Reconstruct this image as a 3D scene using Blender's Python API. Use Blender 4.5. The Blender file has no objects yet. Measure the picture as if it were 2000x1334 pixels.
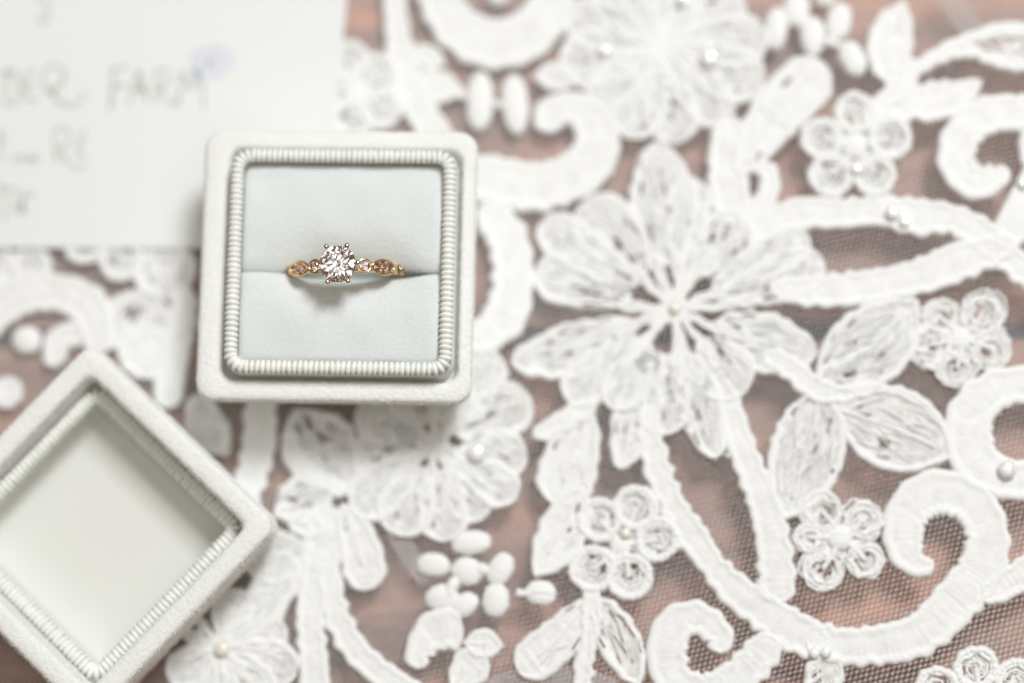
import bpy, math, random
import numpy as np
from mathutils import Vector, Matrix

random.seed(7)
RNG = np.random.default_rng(11)
scene = bpy.context.scene
COL = scene.collection
MM = 0.001                                   # all shapes below are written in millimetres
R_ = math.radians

# ------------------------------------------------------------------ camera
LENS, SENS = 85.0, 36.0
FPX = LENS / SENS * 2000.0
P0 = Vector((0.0, 0.0, 15.0))
TX, TY, DIST = R_(3.0), R_(8.5), 441.0
CV = Vector((math.sin(TX), -math.sin(TY), 0.0))
CV.z = math.sqrt(1 - CV.x ** 2 - CV.y ** 2)
CAM = P0 + CV * DIST
c_dir = -CV
c_right = c_dir.cross(Vector((0, 1, 0))).normalized()
c_up = c_right.cross(c_dir).normalized()
q = Matrix((c_right, c_up, -c_dir)).transposed().to_quaternion()

cam_d = bpy.data.cameras.new('camera')
cam_d.lens, cam_d.sensor_width, cam_d.sensor_fit = LENS, SENS, 'HORIZONTAL'
cam_d.clip_start, cam_d.clip_end = 0.01, 20.0
cam = bpy.data.objects.new('camera', cam_d)
cam.location = CAM * MM
cam.rotation_mode = 'QUATERNION'
cam.rotation_quaternion = q
COL.objects.link(cam)
scene.camera = cam


def depth_of(p):
    return (Vector(p) - CAM).dot(c_dir)


def U(px, py, z=0.0):
    """photograph pixel -> point of the level plane z (mm)"""
    d = c_dir * FPX + c_right * (px - 1000.0) - c_up * (py - 667.0)
    return CAM + d * ((z - CAM.z) / d.z)


RING_P = U(660, 517, 28.5)
cam_d.dof.use_dof = True
cam_d.dof.focus_distance = depth_of(RING_P) * MM
cam_d.dof.aperture_fstop = 2.65

# ------------------------------------------------------------------ light
world = bpy.data.worlds.new('World')
scene.world = world
world.use_nodes = True
bgn = world.node_tree.nodes['Background']
bgn.inputs['Color'].default_value = (1.0, 0.74, 0.42, 1)
bgn.inputs['Strength'].default_value = 0.135

key_d = bpy.data.lights.new('window_light', 'AREA')
key_d.shape, key_d.size, key_d.size_y = 'RECTANGLE', 0.30, 0.36
key_d.energy = 11.5
key_d.color = (0.95, 0.98, 1.0)
key = bpy.data.objects.new('window_light', key_d)
kd = Vector((0.33, 0.54, 1.0))
key.location = kd * 1.0
key.rotation_mode = 'QUATERNION'
key.rotation_quaternion = (-kd).to_track_quat('-Z', 'Y')
COL.objects.link(key)

# broad soft lamps, added to light up stones and metal and soften the shade
for az, el, pw, sx, sy in ((150, 62, 0.62, 0.34, 0.24), (205, 60, 0.22, 0.20, 0.24), (270, 64, 0.46, 0.36, 0.20), (318, 60, 0.6, 0.24, 0.34), (15, 60, 0.62, 0.30, 0.26),
                           (110, 76, 0.5, 0.22, 0.26), (200, 78, 0.25, 0.18, 0.22), (335, 74, 0.50, 0.24, 0.18), (70, 84, 0.40, 0.20, 0.20), (290, 80, 0.35, 0.20, 0.16)):
    ld = bpy.data.lights.new('added_fill_lamp', 'AREA')
    ld.shape, ld.size, ld.size_y, ld.energy, ld.color = 'RECTANGLE', sx, sy, pw * 0.66, (0.985, 0.99, 1.0)
    lo = bpy.data.objects.new('added_fill_lamp', ld)
    dv = Vector((math.cos(R_(az)) * math.cos(R_(el)), math.sin(R_(az)) * math.cos(R_(el)), math.sin(R_(el))))
    lo.location = dv * 1.1
    lo.rotation_mode = 'QUATERNION'
    lo.rotation_quaternion = (-dv).to_track_quat('-Z', 'Y')
    COL.objects.link(lo)

scene.view_settings.view_transform = 'Standard'
scene.view_settings.look = 'None'
scene.view_settings.exposure = 0.0
scene.view_settings.gamma = 1.0
scene.view_settings.use_curve_mapping = False
scene.render.engine = 'CYCLES'
scene.cycles.max_bounces = 16
scene.cycles.transmission_bounces = 14
scene.cycles.glossy_bounces = 8
scene.cycles.diffuse_bounces = 5


# ------------------------------------------------------------------ materials
def mat(name, col, rough=0.6, metal=0.0, sheen=0.0, spec=0.5, noise=None, bump=None, coat=0.0, var=None):
    m = bpy.data.materials.new(name)
    m.use_nodes = True
    nt = m.node_tree
    b = nt.nodes['Principled BSDF']
    b.inputs['Base Color'].default_value = (*col, 1)
    b.inputs['Roughness'].default_value = rough
    b.inputs['Metallic'].default_value = metal
    b.inputs['Specular IOR Level'].default_value = spec
    b.inputs['Sheen Weight'].default_value = sheen
    b.inputs['Sheen Roughness'].default_value = 0.5
    b.inputs['Coat Weight'].default_value = coat
    tc = nt.nodes.new('ShaderNodeTexCoord')
    if var:
        n = nt.nodes.new('ShaderNodeTexNoise')
        n.inputs['Scale'].default_value = var[0]
        n.inputs['Detail'].default_value = 4
        nt.links.new(tc.outputs['Object'], n.inputs['Vector'])
        r = nt.nodes.new('ShaderNodeMapRange')
        r.inputs['From Min'].default_value, r.inputs['From Max'].default_value = 0.3, 0.7
        nt.links.new(n.outputs['Fac'], r.inputs['Value'])
        mx = nt.nodes.new('ShaderNodeMix')
        mx.data_type = 'RGBA'
        mx.inputs['A'].default_value = (*col, 1)
        mx.inputs['B'].default_value = (*var[1], 1)
        nt.links.new(r.outputs['Result'], mx.inputs['Factor'])
        nt.links.new(mx.outputs['Result'], b.inputs['Base Color'])
    if bump:
        n = nt.nodes.new('ShaderNodeTexNoise')
        n.inputs['Scale'].default_value = bump[0]
        n.inputs['Detail'].default_value = 3
        nt.links.new(tc.outputs['Object'], n.inputs['Vector'])
        bp = nt.nodes.new('ShaderNodeBump')
        bp.inputs['Strength'].default_value = bump[1]
        bp.inputs['Distance'].default_value = bump[2]
        nt.links.new(n.outputs['Fac'], bp.inputs['Height'])
        nt.links.new(bp.outputs['Normal'], b.inputs['Normal'])
    return m


M_THREAD = mat('white_thread', (0.90, 0.90, 0.885), 0.62, sheen=0.15, spec=0.35, bump=(2600, 0.5, 0.0002))
M_FILL = mat('organza_fill', (0.84, 0.84, 0.82), 0.6, spec=0.3, bump=(1800, 0.7, 0.0003))
M_NET = mat('tulle_thread', (0.80, 0.77, 0.76), 0.55, spec=0.4)
M_FOLD = mat('tulle_fold_thread', (0.78, 0.74, 0.75), 0.55, spec=0.4)
M_VELVET = mat('ivory_velvet', (0.895, 0.895, 0.87), 0.95, sheen=0.35, spec=0.1, bump=(1500, 0.8, 0.0003),
               var=(260, (0.86, 0.865, 0.835)))
M_PILE = mat('velvet_fibre', (0.915, 0.915, 0.89), 0.7, sheen=0.3, spec=0.3)
M_PAD = mat('pale_sage_velvet', (0.75, 0.78, 0.768), 0.95, sheen=0.3, spec=0.1, bump=(1700, 0.6, 0.00025),
            var=(170, (0.725, 0.757, 0.743)))
M_PADPILE = mat('sage_velvet_fibre', (0.76, 0.79, 0.775), 0.75, sheen=0.3, spec=0.25)
M_RIB = mat('ribbon_rib', (0.88, 0.885, 0.845), 0.42, spec=0.5, sheen=0.1)
M_CORE = mat('ribbon_core', (0.50, 0.53, 0.45), 0.8)
M_LINING = mat('lid_lining', (0.75, 0.752, 0.71), 0.8, sheen=0.2, spec=0.2, bump=(900, 0.3, 0.0002))
M_PAPER = mat('card_paper', (0.835, 0.845, 0.835), 0.85, spec=0.2, bump=(700, 0.15, 0.0002))
M_INK = mat('pale_grey_ink', (0.56, 0.56, 0.52), 0.8, var=(300, (0.68, 0.68, 0.64)))
M_LILAC = mat('lilac_watercolour', (0.70, 0.695, 0.765), 0.85, var=(150, (0.79, 0.79, 0.825)))
M_LILAC2 = mat('violet_watercolour', (0.52, 0.47, 0.58), 0.85)
M_TEAL = mat('teal_watercolour', (0.35, 0.47, 0.50), 0.85)
M_GREEN = mat('green_watercolour', (0.82, 0.85, 0.81), 0.85)
M_GOLD = mat('rose_gold', (0.99, 0.75, 0.50), 0.12, metal=1.0, bump=(900, 0.05, 0.0001))
M_PRONG = mat('pale_rose_gold', (0.93, 0.79, 0.71), 0.12, metal=1.0)
M_BEAD = mat('crystal_bead', (0.98, 0.98, 0.98), 0.14, metal=0.2, spec=0.8)
M_PEARL = mat('cream_pearl', (0.84, 0.79, 0.70), 0.22, spec=0.6, coat=0.6)
M_UNDER = mat('dark_table_frame', (0.085, 0.10, 0.125), 0.8, var=(90, (0.13, 0.14, 0.16)))


def mat_sequin():
    m = bpy.data.materials.new('clear_sequin')
    m.use_nodes = True
    b = m.node_tree.nodes['Principled BSDF']
    b.inputs['Base Color'].default_value = (0.96, 0.96, 0.97, 1)
    b.inputs['Roughness'].default_value = 0.08
    b.inputs['Transmission Weight'].default_value = 0.85
    b.inputs['IOR'].default_value = 1.45
    return m


def mat_diamond():
    m = bpy.data.materials.new('diamond')
    m.use_nodes = True
    nt = m.node_tree
    for n in list(nt.nodes):
        nt.nodes.remove(n)
    out = nt.nodes.new('ShaderNodeOutputMaterial')
    g = nt.nodes.new('ShaderNodeBsdfGlass')
    g.inputs['Color'].default_value = (1.0, 0.985, 0.985, 1)
    g.inputs['IOR'].default_value = 2.42
    g.inputs['Roughness'].default_value = 0.0
    prev = g.outputs[0]
    nt.links.new(prev, out.inputs['Surface'])
    return m


def mat_wood():
    m = bpy.data.materials.new('reddish_wood')
    m.use_nodes = True
    nt = m.node_tree
    b = nt.nodes['Principled BSDF']
    tc = nt.nodes.new('ShaderNodeTexCoord')
    mp = nt.nodes.new('ShaderNodeMapping')
    mp.inputs['Scale'].default_value = (14, 90, 14)
    nt.links.new(tc.outputs['Object'], mp.inputs['Vector'])
    n = nt.nodes.new('ShaderNodeTexNoise')
    n.inputs['Scale'].default_value = 1.6
    n.inputs['Detail'].default_value = 6
    n.inputs['Distortion'].default_value = 0.6
    nt.links.new(mp.outputs['Vector'], n.inputs['Vector'])
    cr = nt.nodes.new('ShaderNodeValToRGB')
    e = cr.color_ramp.elements
    e[0].position, e[0].color = 0.30, (0.25, 0.17, 0.145, 1)
    e[1].position, e[1].color = 0.72, (0.68, 0.37, 0.265, 1)
    k = e.new(0.5)
    k.color = (0.44, 0.285, 0.235, 1)
    nt.links.new(n.outputs['Fac'], cr.inputs['Fac'])
    nt.links.new(cr.outputs['Color'], b.inputs['Base Color'])
    b.inputs['Roughness'].default_value = 0.6
    bp = nt.nodes.new('ShaderNodeBump')
    bp.inputs['Strength'].default_value = 0.3
    bp.inputs['Distance'].default_value = 0.0004
    nt.links.new(n.outputs['Fac'], bp.inputs['Height'])
    nt.links.new(bp.outputs['Normal'], b.inputs['Normal'])
    return m


def mat_sheer(name, base, spread):
    # organza ground of the motifs: thread-white, partly see-through in uneven patches
    m = mat(name, (0.89, 0.89, 0.875), 0.6, spec=0.3, bump=(2200, 0.6, 0.0002))
    nt = m.node_tree
    b, out = nt.nodes['Principled BSDF'], nt.nodes['Material Output']
    tc = nt.nodes.new('ShaderNodeTexCoord')
    n = nt.nodes.new('ShaderNodeTexNoise')
    n.inputs['Scale'].default_value = 420
    n.inputs['Detail'].default_value = 5
    n.inputs['Roughness'].default_value = 0.65
    nt.links.new(tc.outputs['Object'], n.inputs['Vector'])
    r = nt.nodes.new('ShaderNodeMapRange')
    r.inputs['From Min'].default_value, r.inputs['From Max'].default_value = 0.36, 0.66
    r.inputs['To Min'].default_value, r.inputs['To Max'].default_value = base, base + spread
    nt.links.new(n.outputs['Fac'], r.inputs['Value'])
    t = nt.nodes.new('ShaderNodeBsdfTransparent')
    mx = nt.nodes.new('ShaderNodeMixShader')
    nt.links.new(r.outputs['Result'], mx.inputs[0])
    nt.links.new(b.outputs[0], mx.inputs[1])
    nt.links.new(t.outputs[0], mx.inputs[2])
    nt.links.new(mx.outputs[0], out.inputs['Surface'])
    return m


M_SHEER = mat_sheer('organza_sheer', 0.0, 0.36)
M_SATIN = mat_sheer('satin_sheer', -0.03, 0.11)
M_SEQUIN, M_DIAMOND, M_WOOD = mat_sequin(), mat_diamond(), mat_wood()

# ------------------------------------------------------------------ object helpers
WORLD = {}


def thing(name, label, cat, loc=(0, 0, 0), rz=0.0, group=None):
    o = bpy.data.objects.new(name, None)
    o.empty_display_size = 0.005
    COL.objects.link(o)
    o.location = Vector(loc) * MM
    o.rotation_euler = (0, 0, rz)
    o['label'], o['category'] = label, cat
    if group:
        o['group'] = group
    WORLD[o] = Vector(loc)
    return o


def mesh_of(name, V, F, smooth=True):
    me = bpy.data.meshes.new(name)
    V = np.asarray(V, dtype=np.float64) * MM
    if isinstance(F, np.ndarray):
        nv, nf, k = len(V), len(F), F.shape[1]
        me.vertices.add(nv)
        me.vertices.foreach_set('co', V.astype(np.float32).ravel())
        me.loops.add(nf * k)
        me.loops.foreach_set('vertex_index', F.astype(np.int32).ravel())
        me.polygons.add(nf)
        me.polygons.foreach_set('loop_start', np.arange(0, nf * k, k, dtype=np.int32))
        me.update(calc_edges=True)
        me.validate()
    else:
        me.from_pydata([tuple(v) for v in V], [], F)
        me.update()
    if smooth:
        me.polygons.foreach_set('use_smooth', np.ones(len(me.polygons), dtype=bool))
    return me


def fix_normals(me):
    import bmesh
    bm = bmesh.new()
    bm.from_mesh(me)
    bmesh.ops.recalc_face_normals(bm, faces=bm.faces)
    bm.to_mesh(me)
    bm.free()


def part(name, V, F, material, parent, smooth=True, local=False, kind=None):
    """one mesh object; V in world mm (or in the parent's frame when local), origin at its own middle"""
    V = np.asarray(V, dtype=np.float64)
    cen = (V.min(0) + V.max(0)) / 2
    cen[2] = V[:, 2].min()
    me = mesh_of(name, V - cen, F, smooth)
    if not isinstance(F, np.ndarray):
        fix_normals(me)
    me.materials.append(material)
    o = bpy.data.objects.new(name, me)
    COL.objects.link(o)
    if parent is None:
        o.location = Vector(cen) * MM
    elif local:
        o.parent = parent
        o.location = (Vector(cen) - (WORLD.get(parent, Vector()) if parent in LOCALS else Vector())) * MM
    else:
        o.parent = parent
        o.location = (Vector(cen) - WORLD[parent]) * MM
    WORLD[o] = Vector(cen)
    if local:
        LOCALS.add(o)
    if kind:
        o['kind'] = kind
    return o


LOCALS = set()


def grid_faces(n, m, wrap_n=False, wrap_m=False, off=0):
    i = np.arange(n if wrap_n else n - 1)
    j = np.arange(m if wrap_m else m - 1)
    I, J = np.meshgrid(i, j, indexing='ij')
    I2, J2 = (I + 1) % n, (J + 1) % m
    return np.stack([I * m + J, I2 * m + J, I2 * m + J2, I * m + J2], -1).reshape(-1, 4) + off


class MB:
    """collects quad grids into one mesh"""
    def __init__(self):
        self.V, self.F, self.n, self.M = [], [], 0, []

    def add(self, V, F, mid=None):
        self.V.append(np.asarray(V).reshape(-1, 3))
        self.F.append(np.asarray(F) + self.n)
        self.M.append(np.zeros(len(F), np.int32) if mid is None else np.asarray(mid, np.int32))
        self.n += len(self.V[-1])

    def get(self):
        return np.concatenate(self.V), np.concatenate(self.F)


def pile(host, n, length, width, material, lean=0.5, zmin=None):
    """short velvet fibres standing on a mesh, joined into one part"""
    me = host.data
    nf = len(me.polygons)
    ar = np.empty(nf)
    me.polygons.foreach_get('area', ar)
    no = np.empty(nf * 3)
    me.polygons.foreach_get('normal', no)
    no = no.reshape(-1, 3)
    if zmin is not None:
        ar = ar * (no[:, 2] > zmin)
    vs = np.empty(len(me.vertices) * 3)
    me.vertices.foreach_get('co', vs)
    vs = vs.reshape(-1, 3)
    li = np.array([list(p.vertices)[:4] if len(p.vertices) >= 4 else list(p.vertices) + [p.vertices[0]] for p in me.polygons])
    pick = RNG.choice(nf, n, p=ar / ar.sum())
    a, b = RNG.random((n, 1)), RNG.random((n, 1))
    q4 = vs[li[pick]]
    P = (q4[:, 0] * (1 - a) + q4[:, 1] * a) * (1 - b) + (q4[:, 3] * (1 - a) + q4[:, 2] * a) * b
    N = no[pick] + RNG.normal(0, lean, (n, 3))
    N /= np.linalg.norm(N, axis=1, keepdims=True)
    S = np.cross(N, RNG.normal(0, 1, (n, 3)))
    S /= np.linalg.norm(S, axis=1, keepdims=True)
    L = length * MM * (0.6 + 0.8 * RNG.random((n, 1)))
    w = width * MM
    base = P - no[pick] * 0.02 * MM
    V = np.stack([base - S * w / 2, base + S * w / 2, P + N * L], 1).reshape(-1, 3)
    F = np.arange(n * 3).reshape(-1, 3)
    me2 = mesh_of('velvet_pile', V / MM, F, False)
    me2.materials.append(material)
    o = bpy.data.objects.new('velvet_pile', me2)
    COL.objects.link(o)
    o.parent = host
    o['kind'] = 'stuff'
    return o


# ------------------------------------------------------------------ table
SEAM = U(1060, 657, -4.0).y
top_z = -2.2
tbl = bpy.data.objects.new('table_top', None)
COL.objects.link(tbl)
tbl['kind'] = 'structure'
WORLD[tbl] = Vector((0, 0, 0))


def box_mesh(x0, x1, y0, y1, z0, z1, bev=0.5):
    # a board with eased upper edges
    V, rings = [], [(0, z0), (0, z1 - bev), (bev, z1)]
    for ins, z in rings:
        V += [(x0 + ins, y0 + ins, z), (x1 - ins, y0 + ins, z), (x1 - ins, y1 - ins, z), (x0 + ins, y1 - ins, z)]
    F = [(0, 3, 2, 1), (8, 9, 10, 11)]
    for r in range(2):
        for k in range(4):
            a, b = r * 4 + k, r * 4 + (k + 1) % 4
            F.append((a, b, b + 4, a + 4))
    return V, F


for y0, y1 in ((SEAM + 1.5, SEAM + 86), (SEAM - 86, SEAM - 1.5), (SEAM + 89, SEAM + 170), (SEAM - 170, SEAM - 89)):
    V, F = box_mesh(-260, 260, y0, y1, top_z - 18, top_z)
    part('plank', V, F, M_WOOD, tbl, smooth=False)
V, F = box_mesh(-255, 255, SEAM - 168, SEAM + 168, top_z - 30, top_z - 5.0)
# a rail under the boards, seen through the joint
V = [(v[0], max(min(v[1], SEAM + 40), SEAM - 40), v[2] - 14.0) for v in V]
part('rail', V, F, M_UNDER, tbl, smooth=False)
fl = [(-255, SEAM - 1.49, top_z - 6), (255, SEAM - 1.49, top_z - 6), (255, SEAM + 1.49, top_z - 6), (-255, SEAM + 1.49, top_z - 6),
      (-255, SEAM - 1.49, top_z - 1.2), (255, SEAM - 1.49, top_z - 1.2), (255, SEAM + 1.49, top_z - 1.2), (-255, SEAM + 1.49, top_z - 1.2)]
part('joint_filler', fl, [(0, 3, 2, 1), (4, 5, 6, 7), (0, 1, 5, 4), (1, 2, 6, 5), (2, 3, 7, 6), (3, 0, 4, 7)], M_UNDER, tbl, smooth=False)


# ------------------------------------------------------------------ lace fabric
def sstep(t):
    t = np.clip(t, 0, 1)
    return t * t * (3 - 2 * t)


def H(x, y):
    return 5.4 * sstep((0.8 * x - 0.6 * y + 52) / 108.0) + 0.25 * np.sin(x * 0.11 + 1) * np.cos(y * 0.13)


CAMn, RTn, UPn, DRn = (np.array(v) for v in (CAM, c_right, c_up, c_dir))


def UL(P):
    """array of pixels -> points on the swelling lace surface"""
    P = np.asarray(P, dtype=float)
    d = DRn * FPX + (P[..., :1] - 1000.0) * RTn - (P[..., 1:2] - 667.0) * UPn
    z = np.zeros(P.shape[:-1])
    for _ in range(4):
        W = CAMn + d * ((z - CAM.z) / d[..., 2])[..., None]
        z = H(W[..., 0], W[..., 1])
    W[..., 2] = z
    return W


lace = thing('lace_fabric', 'white floral lace with raised cords on sheer tulle, spread over the wooden table', 'lace')


def resample(pts, step, closed=False, extra=None):
    P = np.asarray(pts, dtype=float)
    if closed:
        P = np.vstack([P[-1], P, P[0], P[1]])
    else:
        P = np.vstack([2 * P[0] - P[1], P, 2 * P[-1] - P[-2]])
    out = []
    for i in range(1, len(P) - 2):
        a, b, c, d = P[i - 1], P[i], P[i + 1], P[i + 2]
        n = max(2, int(np.linalg.norm((c - b)[:2]) / step))
        t = np.linspace(0, 1, n, endpoint=False)[:, None]
        out.append(0.5 * (2 * b + (c - a) * t + (2 * a - 5 * b + 4 * c - d) * t ** 2 + (3 * b - a - 3 * c + d) * t ** 3))
    out = np.vstack(out)
    if not closed:
        out = np.vstack([out, P[-2]])
    return out


def wavy(n, step, period, amp):
    """smooth irregular noise along a path"""
    s = np.arange(n) * step
    k = RNG.uniform(0.75, 1.35, 4)
    ph = RNG.uniform(0, 6.28, 4)
    w = sum(np.sin(s * 6.283 / (period * kk) + p) for kk, p in zip(k, ph))
    return amp * w / 2.2


def band(mb, pts, step=3.2, cord=9.0, ch=0.85, bh=0.6, scal=2.6, period=34, M=19, round0=True, round1=True,
         holes=0.0, ridge=0.05, lift=0.0, capw=None):
    """embroidered band: (x, y, width) stations in px; corded edges, padded satin between"""
    C = resample(pts, step)
    n = len(C)
    T = np.gradient(C[:, :2], axis=0)
    T /= np.linalg.norm(T, axis=1, keepdims=True) + 1e-9
    Nn = np.stack([-T[:, 1], T[:, 0]], 1)
    hw = np.maximum(C[:, 2] / 2, 3.0)
    s = np.concatenate([[0], np.cumsum(np.linalg.norm(np.diff(C[:, :2], axis=0), axis=1))])
    L = s[-1]
    e = capw if capw else float(np.median(hw))
    prof = np.ones(n)
    if round0:
        x = np.clip(s / min(e, L * 0.45), 0, 1)
        prof *= np.sqrt(np.maximum(0, 1 - (1 - x) ** 2))
    if round1:
        x = np.clip((L - s) / min(e, L * 0.45), 0, 1)
        prof *= np.sqrt(np.maximum(0, 1 - (1 - x) ** 2))
    hl = np.maximum(hw * prof + wavy(n, step, period, scal) * np.minimum(prof * 2, 1), 1.0)
    hr = np.maximum(hw * prof + wavy(n, step, period, scal) * np.minimum(prof * 2, 1), 1.0)
    u = np.sin(np.linspace(-1, 1, M) * math.pi / 2)
    off = np.where(u[None] < 0, u[None] * hl[:, None], u[None] * hr[:, None])
    px = C[:, None, :2] + Nn[:, None, :] * off[..., None]
    W = UL(px)
    half = np.where(u[None] < 0, hl[:, None], hr[:, None])
    edge = half * (1 - np.abs(u[None]))                     # px from the edge
    cc = np.minimum(cord, half * 0.95)
    tw = 1 + 0.06 * np.sin(s[:, None] * 6.283 / 13.0 + np.sign(u)[None] * edge * 0.35 + RNG.uniform(0, 6))
    hc = ch * tw * np.sqrt(np.maximum(0, 1 - ((edge - cc) / cc) ** 2)) * np.minimum(1, cc / cord + 0.2)
    rid = RNG.normal(0, ridge, (n, 1)) + RNG.normal(0, ridge * 0.4, (n, M))
    soft = wavy(n, step, 70, 0.12)[:, None]
    hi = bh * np.sqrt(np.maximum(0, 1 - u[None] ** 2)) * np.minimum(1, half / 14) * (1 + rid + soft)
    hh = np.maximum(hc, hi)
    hh[:, 0] = hh[:, -1] = -0.15
    hh[0] *= 0.3
    hh[-1] *= 0.3
    W[..., 2] += hh + lift
    F = grid_faces(n, M)
    inside = edge > 1.75 * cc
    mid = (inside[:-1, :-1] & inside[1:, 1:] & inside[:-1, 1:] & inside[1:, :-1]).reshape(-1).astype(np.int32)
    if holes > 0:
        # lost stitches: long slits where the ground shows through
        keep = np.ones((n - 1, M - 1), bool)
        tt = np.linspace(0, 1, n)
        for _ in range(int(holes * n * M / 24)):
            i0 = int(n * abs(RNG.normal(0.30, 0.22)))
            j0 = RNG.integers(4, M - 5)
            ln = RNG.integers(3, 9)
            if i0 < 2 or i0 + ln > n - 8:
                continue
            keep[i0:i0 + ln, j0] = False
        F = F[keep.reshape(-1)]
        mid = mid[keep.reshape(-1)]
    mb.add(W, F, mid)
    return C, hl, hr


def tube(mb, pts, r=0.5, z=0.35, closed=False, step=3.5, k=6, rn=0.12, jitter=0.0):
    C = resample(np.asarray(pts, float)[:, :2], step, closed)
    n = len(C)
    if jitter:
        C = C + np.stack([wavy(n, step, 26, jitter), wavy(n, step, 22, jitter)], 1)
    W = UL(C)
    zz = z if np.isscalar(z) else np.interp(np.linspace(0, 1, n), np.linspace(0, 1, len(z)), z)
    W[:, 2] += zz + RNG.normal(0, 0.02, n)
    if closed:
        T = np.roll(W, -1, 0) - np.roll(W, 1, 0)
    else:
        T = np.gradient(W, axis=0)
    T /= np.linalg.norm(T, axis=1, keepdims=True) + 1e-9
    B = np.cross(T, np.array([0, 0, 1.0]))
    B /= np.linalg.norm(B, axis=1, keepdims=True) + 1e-9
    N = np.cross(B, T)
    a = np.arange(k) * 6.283 / k
    rad = r * (1 + rn * np.sin(np.arange(n) * step * 6.283 / 11 + RNG.uniform(0, 6)) + RNG.normal(0, rn * 0.4, n))
    V = W[:, None] + rad[:, None, None] * (np.cos(a)[None, :, None] * B[:, None] + np.sin(a)[None, :, None] * N[:, None])
    mb.add(V, grid_faces(n, k, closed, True))


def satin_dot(cx, cy, w, h, rot, lift=0.0, hz=1.15):
    """padded satin-stitch oval"""
    n, m = 26, 12
    a = math.radians(rot)
    t = np.linspace(-1, 1, n)
    hw = np.sqrt(np.maximum(0.0, 1 - np.abs(t) ** 2.2)) * w / 2
    u = np.sin(np.linspace(-1, 1, m) * math.pi / 2)
    X = hw[:, None] * u[None] * (1 + RNG.normal(0, 0.035, (n, 1)))
    Y = np.repeat((t * h / 2)[:, None], m, 1)
    px = np.stack([cx + X * math.cos(a) - Y * math.sin(a), cy + X * math.sin(a) + Y * math.cos(a)], -1)
    W = UL(px)
    W[..., 2] += hz * np.sqrt(np.maximum(0, (1 - t[:, None] ** 2) * (1 - u[None] ** 2))) * (1 + RNG.normal(0, 0.045, (n, 1))) - 0.1 + lift
    return W.reshape(-1, 3), grid_faces(n, m)


def leaf_stations(b, t, w, bend=0.0, shape='leaf', n=9):
    b, t = np.array(b, float), np.array(t, float)
    d = t - b
    nrm = np.array([-d[1], d[0]])
    out = []
    for i in range(n):
        s = i / (n - 1)
        p = b + d * s + nrm * bend * math.sin(math.pi * s)
        if shape == 'leaf':
            f = max(0.12, math.sin(math.pi * min(1, s * 0.86 + 0.09)) ** 0.8)
        elif shape == 'petal':
            f = 0.34 + 0.66 * math.sin(math.pi * min(1, 0.06 + s * 0.62)) ** 1.1
        elif shape == 'spear':
            f = float(np.interp(s, [0, 0.3, 0.55, 0.82, 1], [0.42, 0.8, 1.0, 0.66, 0.40]))
        elif shape == 'point':
            f = max(0.16, math.sin(math.pi * min(1, 0.16 + s * 0.80)) ** 0.9)
        else:
            f = 1.0
        out.append((p[0], p[1], w * f))
    return out


def strands(mb, C, hl, hr, count, r=0.17, z=0.55, spread=0.82, cross=0.0, t0=0.03, t1=0.95):
    """loose embroidery threads lying inside an outline"""
    n = len(C)
    T = np.gradient(C[:, :2], axis=0)
    T /= np.linalg.norm(T, axis=1, keepdims=True) + 1e-9
    Nn = np.stack([-T[:, 1], T[:, 0]], 1)
    for _ in range(count):
        a = RNG.uniform(t0, t1 * 0.6)
        b = min(t1, a + RNG.uniform(0.25, 0.6))
        ua = RNG.uniform(-spread, spread)
        ub = np.clip(ua + RNG.normal(0, 0.18) + cross * RNG.choice([-1, 1]), -spread, spread)
        ii = np.linspace(a, b, 7) * (n - 1)
        idx = ii.astype(int)
        uu = np.linspace(ua, ub, 7)
        h = np.where(uu < 0, hl[idx], hr[idx])
        p = C[idx, :2] + Nn[idx] * (uu * h)[:, None]
        zc = z + RNG.uniform(-0.05, 0.3)
        tube(mb, p, r * RNG.uniform(0.8, 1.4), [0.1, zc, zc + 0.1, zc, 0.1], step=9, k=4, rn=0.05)


def lpart(name, mb, parent=None, material=None, inner=None):
    V, F = mb.get()
    o = part(name, V, F, material or M_THREAD, parent or lace)
    mid = np.concatenate(mb.M)
    if inner and mid.any() and len(mid) == len(o.data.polygons):
        o.data.materials.append(inner)
        o.data.polygons.foreach_set('material_index', mid)
    return o


def scroll(pts, name='scroll', **kw):
    mb = MB()
    kw.setdefault('lift', RNG.uniform(0, 0.2))
    if name == 'scroll':
        kw.setdefault('bh', 0.66)
        kw.setdefault('ch', 0.86)
        kw.setdefault('cord', 11.0)
    else:
        kw.setdefault('bh', 0.66)
    C, hl, hr = band(mb, pts, **kw)
    return lpart(name, mb, inner=M_SATIN)


def leaf(b, t, w, bend=0.0, shape='leaf', name='leaf', parent=None, fill=0.3, holes=0.25, ns=16, cross=0.35, lift=None, ch=0.85,
         vein=True, cord=9.0):
    mb = MB()
    st = leaf_stations(b, t, w, bend, shape)
    lift = RNG.uniform(0, 0.25) if lift is None else lift
    C, hl, hr = band(mb, st, bh=fill, ch=ch, holes=holes, ridge=0.11, M=23, lift=lift, scal=1.8, capw=w * (0.24 if shape == 'spear' else 0.42), cord=cord)
    strands(mb, C, hl, hr, ns, cross=cross, z=0.35 + lift)
    if vein:
        tube(mb, C[::6, :2][:-2], 0.32, 0.55 + lift, step=6)
    return lpart(name, mb, parent, inner=M_SATIN if fill > 0.52 else M_SHEER)


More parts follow.
